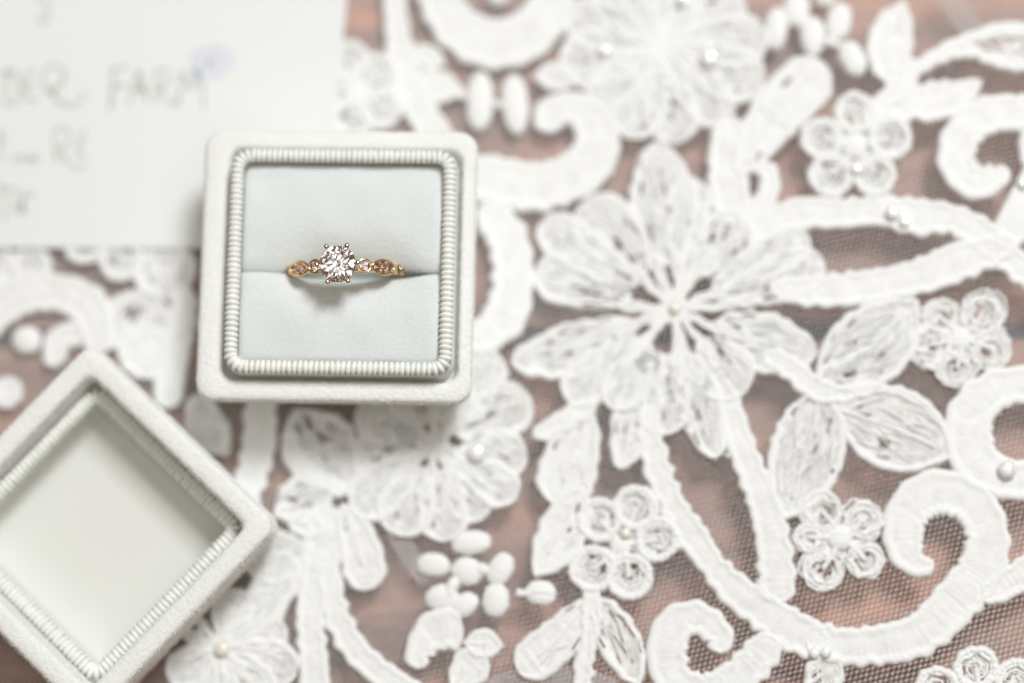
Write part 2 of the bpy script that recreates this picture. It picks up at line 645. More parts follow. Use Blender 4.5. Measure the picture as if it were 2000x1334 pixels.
def loop_flower(petals, centre, fuzzy=False, pearl=None, rc=20):
    """small five-lobed flower of looped cord"""
    V, F = satin_dot(centre[0], centre[1], rc * 2, rc * 2, 0, 0.35, 1.0)
    fl = part('flower', V, F, M_THREAD, lace)
    for (cx, cy, r) in petals:
        mb = MB()
        th = np.linspace(0, 2 * math.pi, 13)[:-1]

        def ring(rr, ox=0, oy=0, j=0.03):
            k = rr * (1 + RNG.normal(0, j, 12))
            return np.stack([cx + ox + k * np.cos(th), cy + oy + k * np.sin(th)], 1)
        # sheer backing with lost stitches
        st = [(cx + (centre[0] - cx) * 0.75, cy + (centre[1] - cy) * 0.75, r * 1.2), (cx, cy, r * 1.8),
              (cx - (centre[0] - cx) * r / 90, cy - (centre[1] - cy) * r / 90, r * 1.6)]
        band(mb, st, bh=0.10, ch=0.12, holes=1.1 if not fuzzy else 1.6, ridge=0.5, M=19, scal=0.5)
        if fuzzy:
            for q_ in range(7):
                tube(mb, ring(r * RNG.uniform(0.5, 0.93), *RNG.normal(0, 3.5, 2), 0.08), 0.26, 0.3 + 0.12 * q_ % 0.6, True, jitter=1.5, rn=0.2)
            for q_ in range(10):
                a0 = RNG.uniform(0, 6.28)
                a1 = a0 + RNG.uniform(1.2, 2.8)
                tt = np.linspace(a0, a1, 6)
                rr = r * RNG.uniform(0.3, 0.9)
                tube(mb, np.stack([cx + rr * np.cos(tt), cy + rr * np.sin(tt)], 1), 0.15, 0.6, step=5, k=4)
        else:
            tube(mb, ring(r - 8), 0.78, 0.45, True, jitter=1.0)
            tube(mb, ring(r - 15, 0, 0, 0.05), 0.42, 0.55, True, jitter=1.5)
            tt = np.linspace(0, 9.5, 26)
            rr = (r * 0.52) * (1 - tt / 12)
            a0 = RNG.uniform(0, 6)
            tube(mb, np.stack([cx + rr * np.cos(tt + a0), cy + rr * np.sin(tt + a0)], 1), 0.24, 0.35, step=4, jitter=1.2)
            for q_ in range(5):
                a0 = RNG.uniform(0, 6.28)
                p0 = (cx + r * .7 * math.cos(a0), cy + r * .7 * math.sin(a0))
                p1 = (cx + r * .7 * math.cos(a0 + 2.4), cy + r * .7 * math.sin(a0 + 2.4))
                tube(mb, [p0, ((p0[0] + p1[0]) / 2 + 4, (p0[1] + p1[1]) / 2), p1], 0.13, 0.3, step=6, k=4)
        # cord tying the petal to the flower's heart
        tube(mb, [(cx, cy), ((cx + centre[0]) / 2 + 4, (cy + centre[1]) / 2), centre], 0.55, 0.5)
        lpart('petal', mb, fl, inner=M_SHEER)
    return fl


def bead(cx, cy, r, material=None, squash=0.5, name='bead', z=0.9):
    c = UL(np.array([[cx, cy]]))[0]
    rr = r / 10.5
    n, m = 9, 14
    la = np.linspace(0.02, math.pi * 0.98, n)
    lo = np.arange(m) * 6.283 / m
    V = np.stack([c[0] + rr * np.sin(la)[:, None] * np.cos(lo)[None], c[1] + rr * np.sin(la)[:, None] * np.sin(lo)[None],
                  c[2] + z + rr * squash * (1 + np.cos(la)[:, None] + 0 * lo[None])], -1)
    # facetted when crystal
    o = part(name, V.reshape(-1, 3), grid_faces(n, m, False, True), material or M_BEAD, lace, smooth=True)
    return o


# ---- sheer tulle ground: crossing threads with a knot at every crossing
def tulle():
    mb = MB()
    pitch = 0.90
    a1, a2 = math.radians(14), math.radians(76)
    ext = 150.0
    XR, YR = 118.0, 86.0
    dirs = (np.array([math.cos(a1), math.sin(a1)]), np.array([math.cos(a2), math.sin(a2)]))
    sp = pitch
    r = 0.045
    for d_ in dirs:
        nrm = np.array([-d_[1], d_[0]])
        for kk in range(-160, 161):
            o_ = nrm * kk * sp
            t = np.linspace(-ext, ext, 101)
            p = o_[None] + d_[None] * t[:, None]
            ok = (np.abs(p[:, 0]) < XR) & (np.abs(p[:, 1]) < YR)
            if ok.sum() < 3:
                continue
            p = p[ok]
            n = len(p)
            w = wavy(n, 3.0, 16, 0.06)
            p = p + nrm * w[:, None]
            z = H(p[:, 0], p[:, 1])
            V = np.stack([np.column_stack([p + nrm * r, z]), np.column_stack([p, z + r]),
                          np.column_stack([p - nrm * r, z]), np.column_stack([p, z - r])], 1)
            mb.add(V, grid_faces(n, 4, False, True))
    V, F = mb.get()
    # knots
    det = dirs[0][0] * dirs[1][1] - dirs[0][1] * dirs[1][0]
    k1, k2 = np.meshgrid(np.arange(-170, 171), np.arange(-170, 171), indexing='ij')
    n0, n1 = np.array([-dirs[0][1], dirs[0][0]]), np.array([-dirs[1][1], dirs[1][0]])
    A = np.array([n0, n1])
    K = np.linalg.solve(A, np.stack([k1.ravel() * sp, k2.ravel() * sp]))
    P = K.T
    P = P[(np.abs(P[:, 0]) < XR) & (np.abs(P[:, 1]) < YR)]
    # nothing to see under box, card and lid: skip those knots
    P = P + RNG.normal(0, 0.03, P.shape)
    z = H(P[:, 0], P[:, 1])
    rk = 0.20 * (1 + RNG.normal(0, 0.12, len(P)))
    ou = np.array([[1, 0, 0], [0, 1, 0], [-1, 0, 0], [0, -1, 0], [0, 0, 0.7], [0, 0, -0.7]])
    KV = (np.column_stack([P, z])[:, None] + ou[None] * rk[:, None, None]).reshape(-1, 3)
    of = np.array([[0, 1, 4], [1, 2, 4], [2, 3, 4], [3, 0, 4]])
    KF = (np.arange(len(P))[:, None, None] * 6 + of[None]).reshape(-1, 3)
    net = part('tulle_net', V, F, M_NET, lace, smooth=False, kind='stuff')
    part('tulle_knots', KV, KF, M_NET, lace, smooth=True, kind='stuff')


tulle()

# ---- scrolls and stems, traced station by station (x, y, width)
S = scroll
S([(768, -40, 46), (773, 40, 48), (788, 130, 62), (816, 205, 66), (850, 262, 66), (880, 290, 60)], 'stem', round0=False)
S([(842, -50, 70), (858, 0, 84), (890, 52, 92), (938, 82, 100), (985, 86, 100), (1032, 68, 100), (1070, 22, 90), (1085, -40, 80)], round0=False, round1=False)
S([(905, 345, 90), (960, 352, 98), (1035, 366, 100), (1090, 357, 96), (1140, 330, 98), (1166, 285, 92), (1156, 240, 82), (1118, 212, 66),
   (1078, 222, 66), (1068, 262, 76)], capw=34)
S([(930, 410, 66), (975, 440, 80), (997, 490, 84), (1000, 560, 84), (985, 620, 88), (940, 660, 70), (900, 680, 60)])
S([(1470, 470, 50), (1500, 442, 62), (1560, 418, 66), (1640, 418, 62), (1720, 413, 62), (1790, 425, 76), (1860, 430, 62), (1925, 466, 70),
   (1985, 520, 60), (2060, 580, 60)], 'stem', round1=False)
S([(1500, 562, 40), (1570, 570, 62), (1650, 566, 70), (1740, 554, 68), (1810, 536, 75), (1870, 513, 80), (1930, 494, 66), (1985, 470, 50)], 'stem')
S([(2040, 300, 60), (2018, 360, 66), (1985, 430, 74), (1955, 490, 60)], 'stem', round0=False)
S([(2060, 205, 60), (1990, 222, 74), (1945, 222, 76), (1895, 245, 78), (1867, 295, 78), (1877, 338, 74), (1913, 358, 70), (1950, 340, 52), (1957, 322, 36)], capw=18)
S([(2040, 190, 40), (2015, 250, 46), (2012, 330, 46)], 'stem')
S([(2090, 800, 70), (2050, 762, 78), (1995, 752, 76), (1940, 764, 84), (1900, 800, 92), (1890, 850, 98), (1908, 905, 96), (1960, 934, 84), (2030, 935, 80), (2080, 890, 70)])
S([(1826, 1104, 30), (1792, 1104, 52), (1766, 1070, 76), (1768, 1012, 86), (1800, 972, 92), (1846, 962, 92), (1900, 985, 90), (1928, 1045, 88),
   (1917, 1110, 96), (1875, 1165, 96), (1800, 1238, 88), (1715, 1260, 82), (1640, 1262, 76), (1575, 1240, 70)], capw=14)
S([(1915, 1170, 50), (1968, 1140, 62), (2020, 1108, 66), (2060, 1085, 60)], 'stem', round1=False)
S([(1262, 790, 44), (1270, 850, 52), (1285, 920, 58), (1316, 990, 54), (1350, 1045, 66), (1388, 1100, 56), (1430, 1148, 70), (1480, 1187, 76), (1540, 1228, 84), (1610, 1262, 78)], 'stem', scal=3.4)
S([(1412, 740, 46), (1434, 830, 56), (1462, 910, 60), (1492, 985, 66), (1510, 1060, 72), (1516, 1120, 76), (1518, 1180, 74)], 'stem', scal=2.6)
S([(1409, 1278, 46), (1402, 1238, 60), (1362, 1208, 70), (1318, 1222, 78), (1302, 1272, 82), (1318, 1330, 78), (1375, 1352, 76), (1440, 1325, 80),
   (1490, 1272, 76), (1505, 1238, 60)], capw=24)
S([(638, 985, 70), (632, 1050, 80), (622, 1130, 74), (606, 1200, 58), (612, 1290, 60), (618, 1380, 60)], 'stem', round1=False)
S([(640, 1100, 46), (654, 1190, 54), (688, 1262, 56), (740, 1312, 56), (810, 1360, 56)], 'stem', round1=False)
S([(-50, 640, 90), (0, 598, 84), (55, 573, 82), (120, 574, 76), (168, 596, 84), (190, 645, 74), (185, 700, 60)], round0=False)
S([(105, 720, 40), (108, 680, 52), (128, 655, 52), (165, 660, 50)], capw=20)
S([(515, 740, 60), (510, 800, 66), (508, 860, 68), (496, 915, 66), (474, 985, 62), (460, 1040, 60)], 'stem')
S([(365, 560, 50), (352, 640, 62), (336, 720, 60), (325, 800, 60)], 'stem')
S([(905, 1225, 84), (850, 1235, 84), (818, 1272, 56), (816, 1308, 46)], capw=22)
S([(1040, 857, 34), (1085, 832, 44), (1130, 806, 48), (1165, 790, 44)], 'stem')
S([(1155, 1150, 40), (1155, 1210, 46), (1148, 1260, 36), (1140, 1300, 42), (1138, 1370, 36)], 'stem', round1=False)
S([(1490, 690, 44), (1545, 722, 50), (1595, 762, 52), (1650, 770, 40), (1720, 752, 30)], 'stem')
S([(1798, 118, 34), (1758, 170, 46), (1720, 208, 44), (1690, 250, 44)], 'stem')
S([(1426, 225, 60), (1420, 300, 76), (1424, 370, 80), (1440, 440, 70)], 'stem')
S([(1468, 322, 26), (1498, 338, 42), (1502, 370, 44), (1482, 408, 44), (1450, 450, 50)], capw=16)
S([(560, 840, 34), (592, 905, 36), (640, 945, 34), (680, 965, 30)], 'stem')
S([(20, 735, 60), (10, 800, 60)], 'stem')

# ---- separate leaves
leaf((1742, 172), (1768, 2), 92, -0.10, 'leaf', fill=0.65, holes=0, ns=8)
S([(1725, 222, 36), (1775, 206, 66), (1828, 198, 82), (1872, 186, 62), (1902, 168, 34), (1918, 156, 16)], 'leaf', capw=16)
S([(1790, 132, 24), (1848, 95, 26), (1905, 73, 28), (1960, 58, 30), (2040, 62, 30)], 'leaf', round1=False)
S([(1792, 138, 22), (1848, 111, 24), (1900, 104, 26), (1945, 121, 28), (2000, 128, 32), (2050, 124, 30)], 'leaf', round1=False)
leaf((1895, 88), (2060, 92), 50, 0, 'leaf', fill=0.1, holes=0.9, ns=8, cord=4, ch=0.3, vein=False)
leaf((1440, 345), (1614, 128), 112, -0.06, 'petal', fill=0.6, holes=0.05, ns=14)
leaf((1592, 742), (1792, 585), 158, 0.06, 'leaf', fill=0.30, holes=0.18, ns=40)
leaf((1632, 800), (1862, 893), 168, -0.03, 'leaf', fill=0.4, holes=0.08, ns=34)
leaf((1602, 758), (1530, 1018), 150, -0.03, 'leaf', fill=0.30, holes=0.18, ns=40)
leaf((1152, 800), (1092, 990), 118, 0.03, 'petal', fill=0.55, holes=0.05, ns=16)
leaf((1135, 948), (1042, 1128), 100, -0.05, 'leaf', fill=0.6, holes=0.05, ns=12)
leaf((1150, 1172), (1010, 1312), 92, -0.06, 'petal', fill=0.6, holes=0.05, ns=10)
leaf((1158, 1165), (1248, 1345), 88, -0.03, 'leaf', fill=0.12, holes=0.3, ns=6, vein=False)
leaf((370, 785), (446, 892), 84, 0, 'leaf', fill=0.3, holes=0.3, ns=12)
leaf((1570, 1345), (1640, 1290), 80, 0, 'petal', fill=0.3, ns=10)
leaf((575, 800), (700, 950), 150, 0.05, 'leaf', fill=0.35, holes=0.3, ns=26)
leaf((535, 1008), (655, 945), 100, 0, 'leaf', fill=0.25, holes=0.4, ns=16)
leaf((470, 1100), (604, 1066), 112, 0.04, 'leaf', fill=0.5, holes=0.1, ns=16)
leaf((560, 1010), (640, 1040), 60, 0, 'leaf', fill=0.5, holes=0.0, ns=8)
leaf((668, 985), (716, 1155), 88, -0.06, 'petal', fill=0.6, holes=0.05, ns=10)
leaf((905, 1255), (985, 1262), 64, 0, 'leaf', fill=0.6, holes=0, ns=6)
leaf((880, 1345), (945, 1275), 80, 0, 'petal', fill=0.55, holes=0, ns=6)
leaf((800, 160), (908, 180), 66, 0, 'leaf', fill=0.65, holes=0, ns=6)
leaf((800, 100), (872, 128), 52, 0, 'leaf', fill=0.6, holes=0, ns=6)
leaf((240, 700), (300, 560), 150, 0.0, 'leaf', fill=0.5, holes=0.15, ns=24)
leaf((240, 640), (330, 740), 110, 0.0, 'leaf', fill=0.6, holes=0.05, ns=14)
leaf((345, 590), (300, 470), 130, 0.0, 'leaf', fill=0.5, holes=0.15, ns=14)
leaf((60, 590), (62, 480), 84, 0.0, 'petal', fill=0.5, holes=0.2, ns=14)
leaf((0, 560), (-8, 470), 60, 0.0, 'petal', fill=0.5, holes=0.2, ns=8)
leaf((1130, 150), (1040, 150), 60, 0.0, 'leaf', fill=0.5, holes=0, ns=6)


# ---- many-petalled flowers
def big_flower(centre, petals, heart=30, inner=0, ir=120, open_r=62.0):
    V, F = satin_dot(centre[0], centre[1], heart * 2, heart * 2, 0, 0.4, 0.7)
    fl = part('flower', V, F, M_THREAD, lace)
    for i, (tx, ty, w, bend, hol, *sh) in enumerate(petals):
        k = min(0.34, open_r / math.hypot(tx - centre[0], ty - centre[1]))
        b = (centre[0] + (tx - centre[0]) * k, centre[1] + (ty - centre[1]) * k)
        leaf(b, (tx, ty), w, bend, sh[0] if sh else 'petal', 'petal', fl, fill=0.46, holes=hol * 0.55, ns=int(w * 0.26), cross=0.12,
             lift=0.04 + 0.09 * (i % 4), vein=False)
    for k in range(inner):
        a = k * 6.283 / inner + RNG.uniform(-0.15, 0.15)
        r0, r1 = 14, ir * RNG.uniform(0.75, 1.15)
        leaf((centre[0] + r0 * math.cos(a), centre[1] + r0 * math.sin(a)), (centre[0] + r1 * math.cos(a), centre[1] + r1 * math.sin(a)),
             RNG.uniform(20, 30), RNG.uniform(-0.08, 0.08), 'petal', 'stamen', fl, fill=0.5, holes=0, ns=2, lift=0.55, vein=False, cord=5, ch=0.6)
    return fl


big_flower((1316, 606), [
    (1278, 278, 146, 0.02, 0.8, 'spear'), (1358, 348, 92, -0.04, 0.8), (1130, 402, 130, 0.06, 0.8), (1054, 436, 96, 0.0, 0.6), (1042, 534, 104, 0.02, 1.0),
    (998, 708, 118, -0.06, 0.7, 'spear'), (1104, 782, 100, 0.0, 0.6), (1190, 800, 90, 0.0, 0.5), (1210, 918, 100, 0.02, 0.7, 'spear'), (1290, 852, 110, 0.0, 0.8),
    (1398, 898, 104, 0.0, 0.7, 'spear'), (1455, 770, 124, 0.02, 0.9), (1596, 690, 130, 0.05, 0.6, 'spear'), (1610, 512, 100, 0.02, 0.6), (1580, 462, 90, 0, 0.5),
    (1450, 420, 110, 0, 0.7)], inner=15, ir=150, open_r=84)
big_flower((1292, 90), [
    (1092, 125, 120, 0.0, 0.4), (1105, 30, 110, 0, 0.4), (1150, 205, 90, 0, 0.4), (1222, 272, 112, 0.0, 0.9), (1322, 282, 112, 0.0, 0.6), (1420, 240, 104, 0, 0.5),
    (1490, 170, 116, 0, 0.4), (1500, 80, 110, 0, 0.4), (1450, -10, 110, 0, 0.4), (1350, -60, 110, 0, 0.4), (1240, -70, 110, 0, 0.4), (1165, -30, 110, 0, 0.4)],
    heart=44, inner=7, ir=110, open_r=18)
big_flower((850, 872), [
    (1036, 775, 112, 0.0, 0.7), (968, 685, 100, 0.0, 0.6), (1030, 900, 110, 0, 0.7), (1010, 975, 90, 0, 0.6), (945, 1015, 100, 0, 0.8), (870, 1060, 104, 0, 0.7),
    (768, 1045, 116, 0, 0.5), (690, 1000, 110, 0, 0.5), (690, 900, 110, 0, 1.0), (700, 790, 120, 0, 1.2), (800, 740, 120, 0, 1.3), (890, 740, 110, 0, 1.0)],
    inner=11, ir=110, open_r=44)
big_flower((430, 1265), [
    (562, 1230, 92, 0, 0.8), (550, 1160, 80, 0, 0.6), (580, 1318, 110, 0, 0.5), (520, 1380, 110, 0, 0.5), (470, 1150, 90, 0, 0.8), (420, 1390, 100, 0, 0.6),
    (560, 1080, 90, 0.1, 0.4), (330, 1330, 90, 0, 0.5)], inner=9, ir=90, open_r=12)

# ---- small looped flowers
loop_flower([(1670, 222, 44), (1605, 272, 44), (1737, 272, 46), (1622, 345, 46), (1708, 345, 44)], (1668, 285), rc=26)
loop_flower([(1836, 622, 44), (1920, 612, 46), (1936, 682, 44), (1868, 720, 46), (1816, 675, 42)], (1875, 662), True, rc=24)
loop_flower([(1606, 1000, 44), (1684, 1016, 40), (1690, 1095, 44), (1606, 1112, 48), (1580, 1050, 36)], (1640, 1050), True, rc=26)
loop_flower([(1170, 1016, 46), (1240, 992, 46), (1285, 1055, 46), (1228, 1128, 48), (1157, 1112, 48)], (1212, 1066), rc=22)
loop_flower([(685, 118, 40), (735, 150, 46), (745, 215, 44), (690, 235, 44), (655, 175, 40)], (697, 180), rc=22)
loop_flower([(165, 478, 42), (237, 508, 46), (230, 430, 44)], (200, 460), rc=20)
loop_flower([(1905, 1305, 46), (1985, 1330, 46), (1830, 1345, 46)], (1905, 1370), rc=22)
loop_flower([(395, 800, 34), (420, 850, 34)], (380, 840), rc=16)

# ---- padded satin ovals
for (cx, cy, w, h, rot) in ((937, 197, 54, 116, 2), (1006, 203, 52, 120, -5), (1555, 20, 54, 66, 5), (1516, 56, 46, 84, 4), (1587, 70, 50, 78, -4),
                            (1638, 42, 50, 74, 14), (1665, 114, 50, 74, -28), (1611, -8, 44, 44, 0), (920, 1060, 80, 48, -8), (846, 1103, 66, 48, 4),
                            (912, 1116, 62, 56, 10), (977, 1112, 48, 70, 28), (968, 1172, 54, 68, 6), (1056, 1158, 62, 50, 4), (862, 1166, 66, 50, -14),
                            (906, 1182, 62, 44, -34), (52, 664, 58, 54, 0), (972, -8, 44, 40, 0), (1420, 890, 10, 10, 0), (880, 1150, 26, 60, 30),
                            (940, 1112, 30, 26, 0)):
    V, F = satin_dot(cx, cy, w, h, rot)
    part('satin_dot', V, F, M_THREAD, lace)
for a, b in (((958, 203), (990, 205)), ((890, 185), (915, 190)), ((1010, 1158), (1040, 1158)), ((1600, 78), (1660, 95)), ((1615, 85), (1630, 62)),
             ((880, 1135), (880, 1165))):
    mb = MB()
    tube(mb, [a, ((a[0] + b[0]) / 2, (a[1] + b[1]) / 2 + 2), b], 0.85, 0.3)
    lpart('cord', mb)

# ---- beads and sequins sewn on
for (cx, cy, r) in ((1180, 102, 13), (1385, 118, 20), (1672, 333, 13), (1742, 418, 15), (1766, 436, 11), (1995, 361, 11), (932, 886, 19), (1965, 918, 18),
                    (1590, 1276, 11), (1612, 1274, 11), (1335, 4, 15)):
    bead(cx, cy, r)
for (cx, cy, r) in ((1318, 604, 13), (1222, 1043, 11), (436, 1268, 16)):
    bead(cx, cy, r, M_PEARL)


def sequin(cx, cy, r, tilt):
    c = UL(np.array([[cx, cy]]))[0]
    rr = r / 10.5
    lo = np.arange(20) * 6.283 / 20
    V = []
    for f_, zz in ((0.16, 0.0), (0.5, -0.15), (1.0, 0.18), (1.0, 0.26), (0.5, -0.05), (0.16, 0.1)):
        x, y = rr * f_ * np.cos(lo), rr * f_ * np.sin(lo)
        V.append(np.stack([c[0] + x, c[1] + y, c[2] + 1.25 + zz + y * tilt], 1))
    part('sequin', np.concatenate(V), grid_faces(6, 20, True, True), M_SEQUIN, lace)


sequin(1268, 706, 24, 0.12)
sequin(795, 852, 22, -0.1)

# ---- doubled tulle showing as paler folds
def fold(pts, seed):
    mb = MB()
    C = resample(pts, 8)
    T = np.gradient(C[:, :2], axis=0)
    T /= np.linalg.norm(T, axis=1, keepdims=True)
    Nn = np.stack([-T[:, 1], T[:, 0]], 1)
    for k in np.linspace(-1, 1, 9):
        p = C[:, :2] + Nn * (C[:, 2] / 2 * k)[:, None]
        tube(mb, p[::2], 0.07, -0.35, step=10, k=4, rn=0)
    for i in range(0, len(C)):
        for f_ in (0,):
            c = C[i]
            tube(mb, [c[:2] - Nn[i] * c[2] / 2 + T[i] * 8 * f_, c[:2] + T[i] * 8 * f_, c[:2] + Nn[i] * c[2] / 2 + T[i] * 8 * f_], 0.07, -0.35, step=20, k=4, rn=0)
    V, F = mb.get()
    part('tulle_fold', V, F, M_FOLD, lace, kind='stuff')


fold([(1835, -30, 40), (1880, 30, 46), (1915, 80, 40)], 1)
fold([(770, 1035, 34), (800, 1085, 36), (838, 1140, 34)], 2)
fold([(960, 1345, 40), (1040, 1318, 40), (1130, 1325, 40), (1210, 1345, 30)], 3)


# ------------------------------------------------------------------ card with lettering
CZ = 1.55


def prism(poly_px, z0, z1):
    P = [U(x, y, z1) for x, y in poly_px]
    n = len(P)
    V = [(p.x, p.y, z0) for p in P] + [(p.x, p.y, z1) for p in P]
    F = [tuple(range(n - 1, -1, -1)), tuple(range(n, 2 * n))] + [(i, (i + 1) % n, n + (i + 1) % n, n + i) for i in range(n)]
    return V, F


card_c = U(330, 240, 0)
card = thing('paper_card', 'white handwritten paper card with a lilac watercolour blossom, lying under the ring box', 'card', (card_c.x, card_c.y, 1.1))
cardpoly = [(-330, 483), (632, 486), (683, -60), (700, -330), (-340, -330)]
V, F = prism(cardpoly, 1.1, CZ)
part('paper', V, F, M_PAPER, card, smooth=False)


def pen(name, strokes, w=7.0, material=None):
    """pen strokes as thin films of ink on the card"""
    mb = MB()
    for st in strokes:
        C = resample(st, 3) if len(st) > 2 else np.linspace(st[0], st[1], 12)
        n = len(C)
        T = np.gradient(C, axis=0)
        T /= np.linalg.norm(T, axis=1, keepdims=True) + 1e-9
        N = np.stack([-T[:, 1], T[:, 0]], 1)
        wd = w / 2 * (1 + 0.25 * np.sin(np.linspace(0, 5, n) + RNG.uniform(0, 6)))
        wd[0] *= 0.5
        wd[-1] *= 0.4
        rows = []
        for sgn, dz in ((-1, 0.0), (-0.9, 0.03), (0.9, 0.03), (1, 0.0)):
            pp = C + N * (wd * sgn)[:, None]
            rows.append(np.array([[*U(x, y, CZ)[:2], CZ + dz - 0.005] for x, y in pp]))
        mb.add(np.stack(rows, 1), grid_faces(n, 4))
    V, F = mb.get()
    part(name, V, F, material or M_INK, card, smooth=False)


pen('letter', [[(14, 138), (12, 175), (14, 208)], [(6, 140), (28, 142), (42, 165), (38, 190), (20, 208)]], 9)
pen('letter', [[(56, 142), (52, 170), (56, 198)], [(54, 142), (72, 138)], [(54, 168), (68, 166)], [(56, 198), (74, 194)]], 7)
pen('letter', [[(94, 182), (84, 160), (90, 136), (108, 128), (124, 140), (122, 160), (104, 176), (94, 178)],
               [(100, 178), (118, 200), (140, 206), (158, 196), (168, 176)]], 9)
pen('letter', [[(222, 134), (220, 170), (216, 214)], [(220, 136), (248, 130)], [(222, 170), (246, 166)]], 9)
pen('letter', [[(252, 206), (262, 170), (272, 140)], [(272, 140), (280, 170), (288, 202)], [(258, 176), (284, 174)]], 8)
pen('letter', [[(306, 142), (304, 170), (308, 200)], [(302, 142), (322, 136), (332, 150), (322, 166), (308, 170)], [(312, 170), (326, 192), (344, 206)]], 8)
pen('letter', [[(348, 206), (352, 176), (356, 142)], [(356, 142), (366, 164), (374, 174)], [(374, 174), (384, 156), (392, 144)], [(392, 144), (396, 176), (398, 212)]], 8)
pen('letter', [[(2, 252), (2, 285), (4, 316)]], 10)
pen('letter', [[(38, 302), (28, 306), (30, 316), (42, 314), (42, 304), (38, 302)]], 6)
pen('letter', [[(50, 304), (54, 316), (60, 304), (66, 316), (76, 300)]], 6)
pen('letter', [[(112, 318), (108, 285), (106, 262), (118, 246), (134, 254), (134, 276), (118, 292)], [(120, 292), (134, 318), (152, 330), (168, 322)]], 8)
pen('letter', [[(164, 252), (158, 276), (150, 294)], [(152, 292), (158, 304), (166, 300)]], 8)
pen('letter', [[(-10, 362), (14, 366), (36, 372)], [(8, 368), (8, 400), (8, 428)]], 8)
pen('letter', [[(28, 384), (30, 404), (34, 418)], [(28, 384), (34, 376)], [(42, 420), (44, 396), (46, 376)], [(46, 378), (58, 382), (64, 374)], [(42, 396), (48, 408), (54, 420)]], 8)
pen('letter', [[(70, -10), (78, 2), (90, -6)], [(90, -8), (96, 20), (90, 42), (80, 44), (80, 32), (92, 22)]], 6)


def blot(cx, cy, rx, ry, material, name, dz, rag=0.10, n=26):
    a = np.arange(n) * 6.283 / n
    k = 1 + sum(RNG.normal(0, rag / (j + 1)) * np.cos(a * (j + 2) + RNG.uniform(0, 6)) for j in range(4))
    rows = []
    for f_, z in ((0.02, dz + 0.02), (0.9, dz + 0.02), (1.0, dz)):
        rows.append(np.array([[*U(cx + rx * kk * f_ * math.cos(t), cy + ry * kk * f_ * math.sin(t), CZ)[:2], CZ + z] for t, kk in zip(a, k)]))
    V = np.stack(rows, 0)
    part(name, V.reshape(-1, 3), grid_faces(3, n, False, True), material, card, smooth=False)


blot(452, 150, 22, 12, M_GREEN, 'painted_leaf', 0.006)
for k in range(7):
    a = k * 6.283 / 7 + 0.3
    blot(413 + 24 * math.cos(a), 122 + 19 * math.sin(a), 21, 16, M_LILAC, 'painted_petal', 0.010 + 0.004 * k)
blot(409, 123, 7, 7, M_LILAC2, 'painted_heart', 0.07)
blot(384, 143, 8, 9, M_TEAL, 'painted_bud', 0.072)


# ------------------------------------------------------------------ rounded-square lofts
def rsq(half, rad, n=8, halfy=None):
    """rounded square outline, 4*(n+1) points, counter-clockwise"""
    hy = halfy or half
    out = []
    for cx, cy, a0 in ((half - rad, hy - rad, 0), (-half + rad, hy - rad, 90), (-half + rad, -hy + rad, 180), (half - rad, -hy + rad, 270)):
        for k in range(n + 1):
            a = math.radians(a0 + 90 * k / n)
            out.append((cx + rad * math.cos(a), cy + rad * math.sin(a)))
    # subdivide the straight sides
    res = []
    for i, p in enumerate(out):
        res.append(p)
        if i % (n + 1) == n:
            qn = out[(i + 1) % len(out)]
            for k in range(1, 10):
                res.append((p[0] + (qn[0] - p[0]) * k / 10, p[1] + (qn[1] - p[1]) * k / 10))
    return np.array(res)


def loft(rings, cap0=True, cap1=True, off=(0, 0)):
    V = []
    for half, z, rad in rings:
        o = rsq(half, rad)
        of = np.array(off(half) if callable(off) else off)
        V.append(np.column_stack([o + of, np.full(len(o), z)]))
    m = len(V[0])
    n = len(V)
    VV = np.concatenate(V)
    F = [tuple(f) for f in grid_faces(n, m, False, True)]
    F = [(f[0], f[3], f[2], f[1]) for f in F]
    for on, r0 in ((cap0, 0), (cap1, n - 1)):
        if on:
            ctr = VV[r0 * m:(r0 + 1) * m].mean(0)
            VV = np.vstack([VV, ctr])
            F += [(r0 * m + i, r0 * m + (i + 1) % m, len(VV) - 1) for i in range(m)]
    return VV, F


def rim_arc(c, r, z, k=7):
    """half-round lip from outside to inside"""
    sq = lambda v: math.copysign(abs(v) ** 0.55, v)
    return [(c + r * sq(math.cos(t)), z + r * sq(math.sin(t))) for t in np.linspace(0, math.pi, k)]


def rib_mesh(rad, length, flat, name):
    """one rounded rib of the grosgrain piping: an arch across the edge"""
    n, m = 8, 4
    V = []
    for i in range(n + 1):
        a = math.pi * (i / n) * 1.0
        for j in range(m):
            v = (j / (m - 1) * 2 - 1)
            dip = 1 - 0.20 * v * v - (0.10 if abs(v) > 0.9 else 0)
            V.append((v * length / 2, -math.cos(a) * rad * dip, math.sin(a) * rad * flat * dip))
    F = grid_faces(n + 1, m)
    return mesh_of(name, V, F, True)


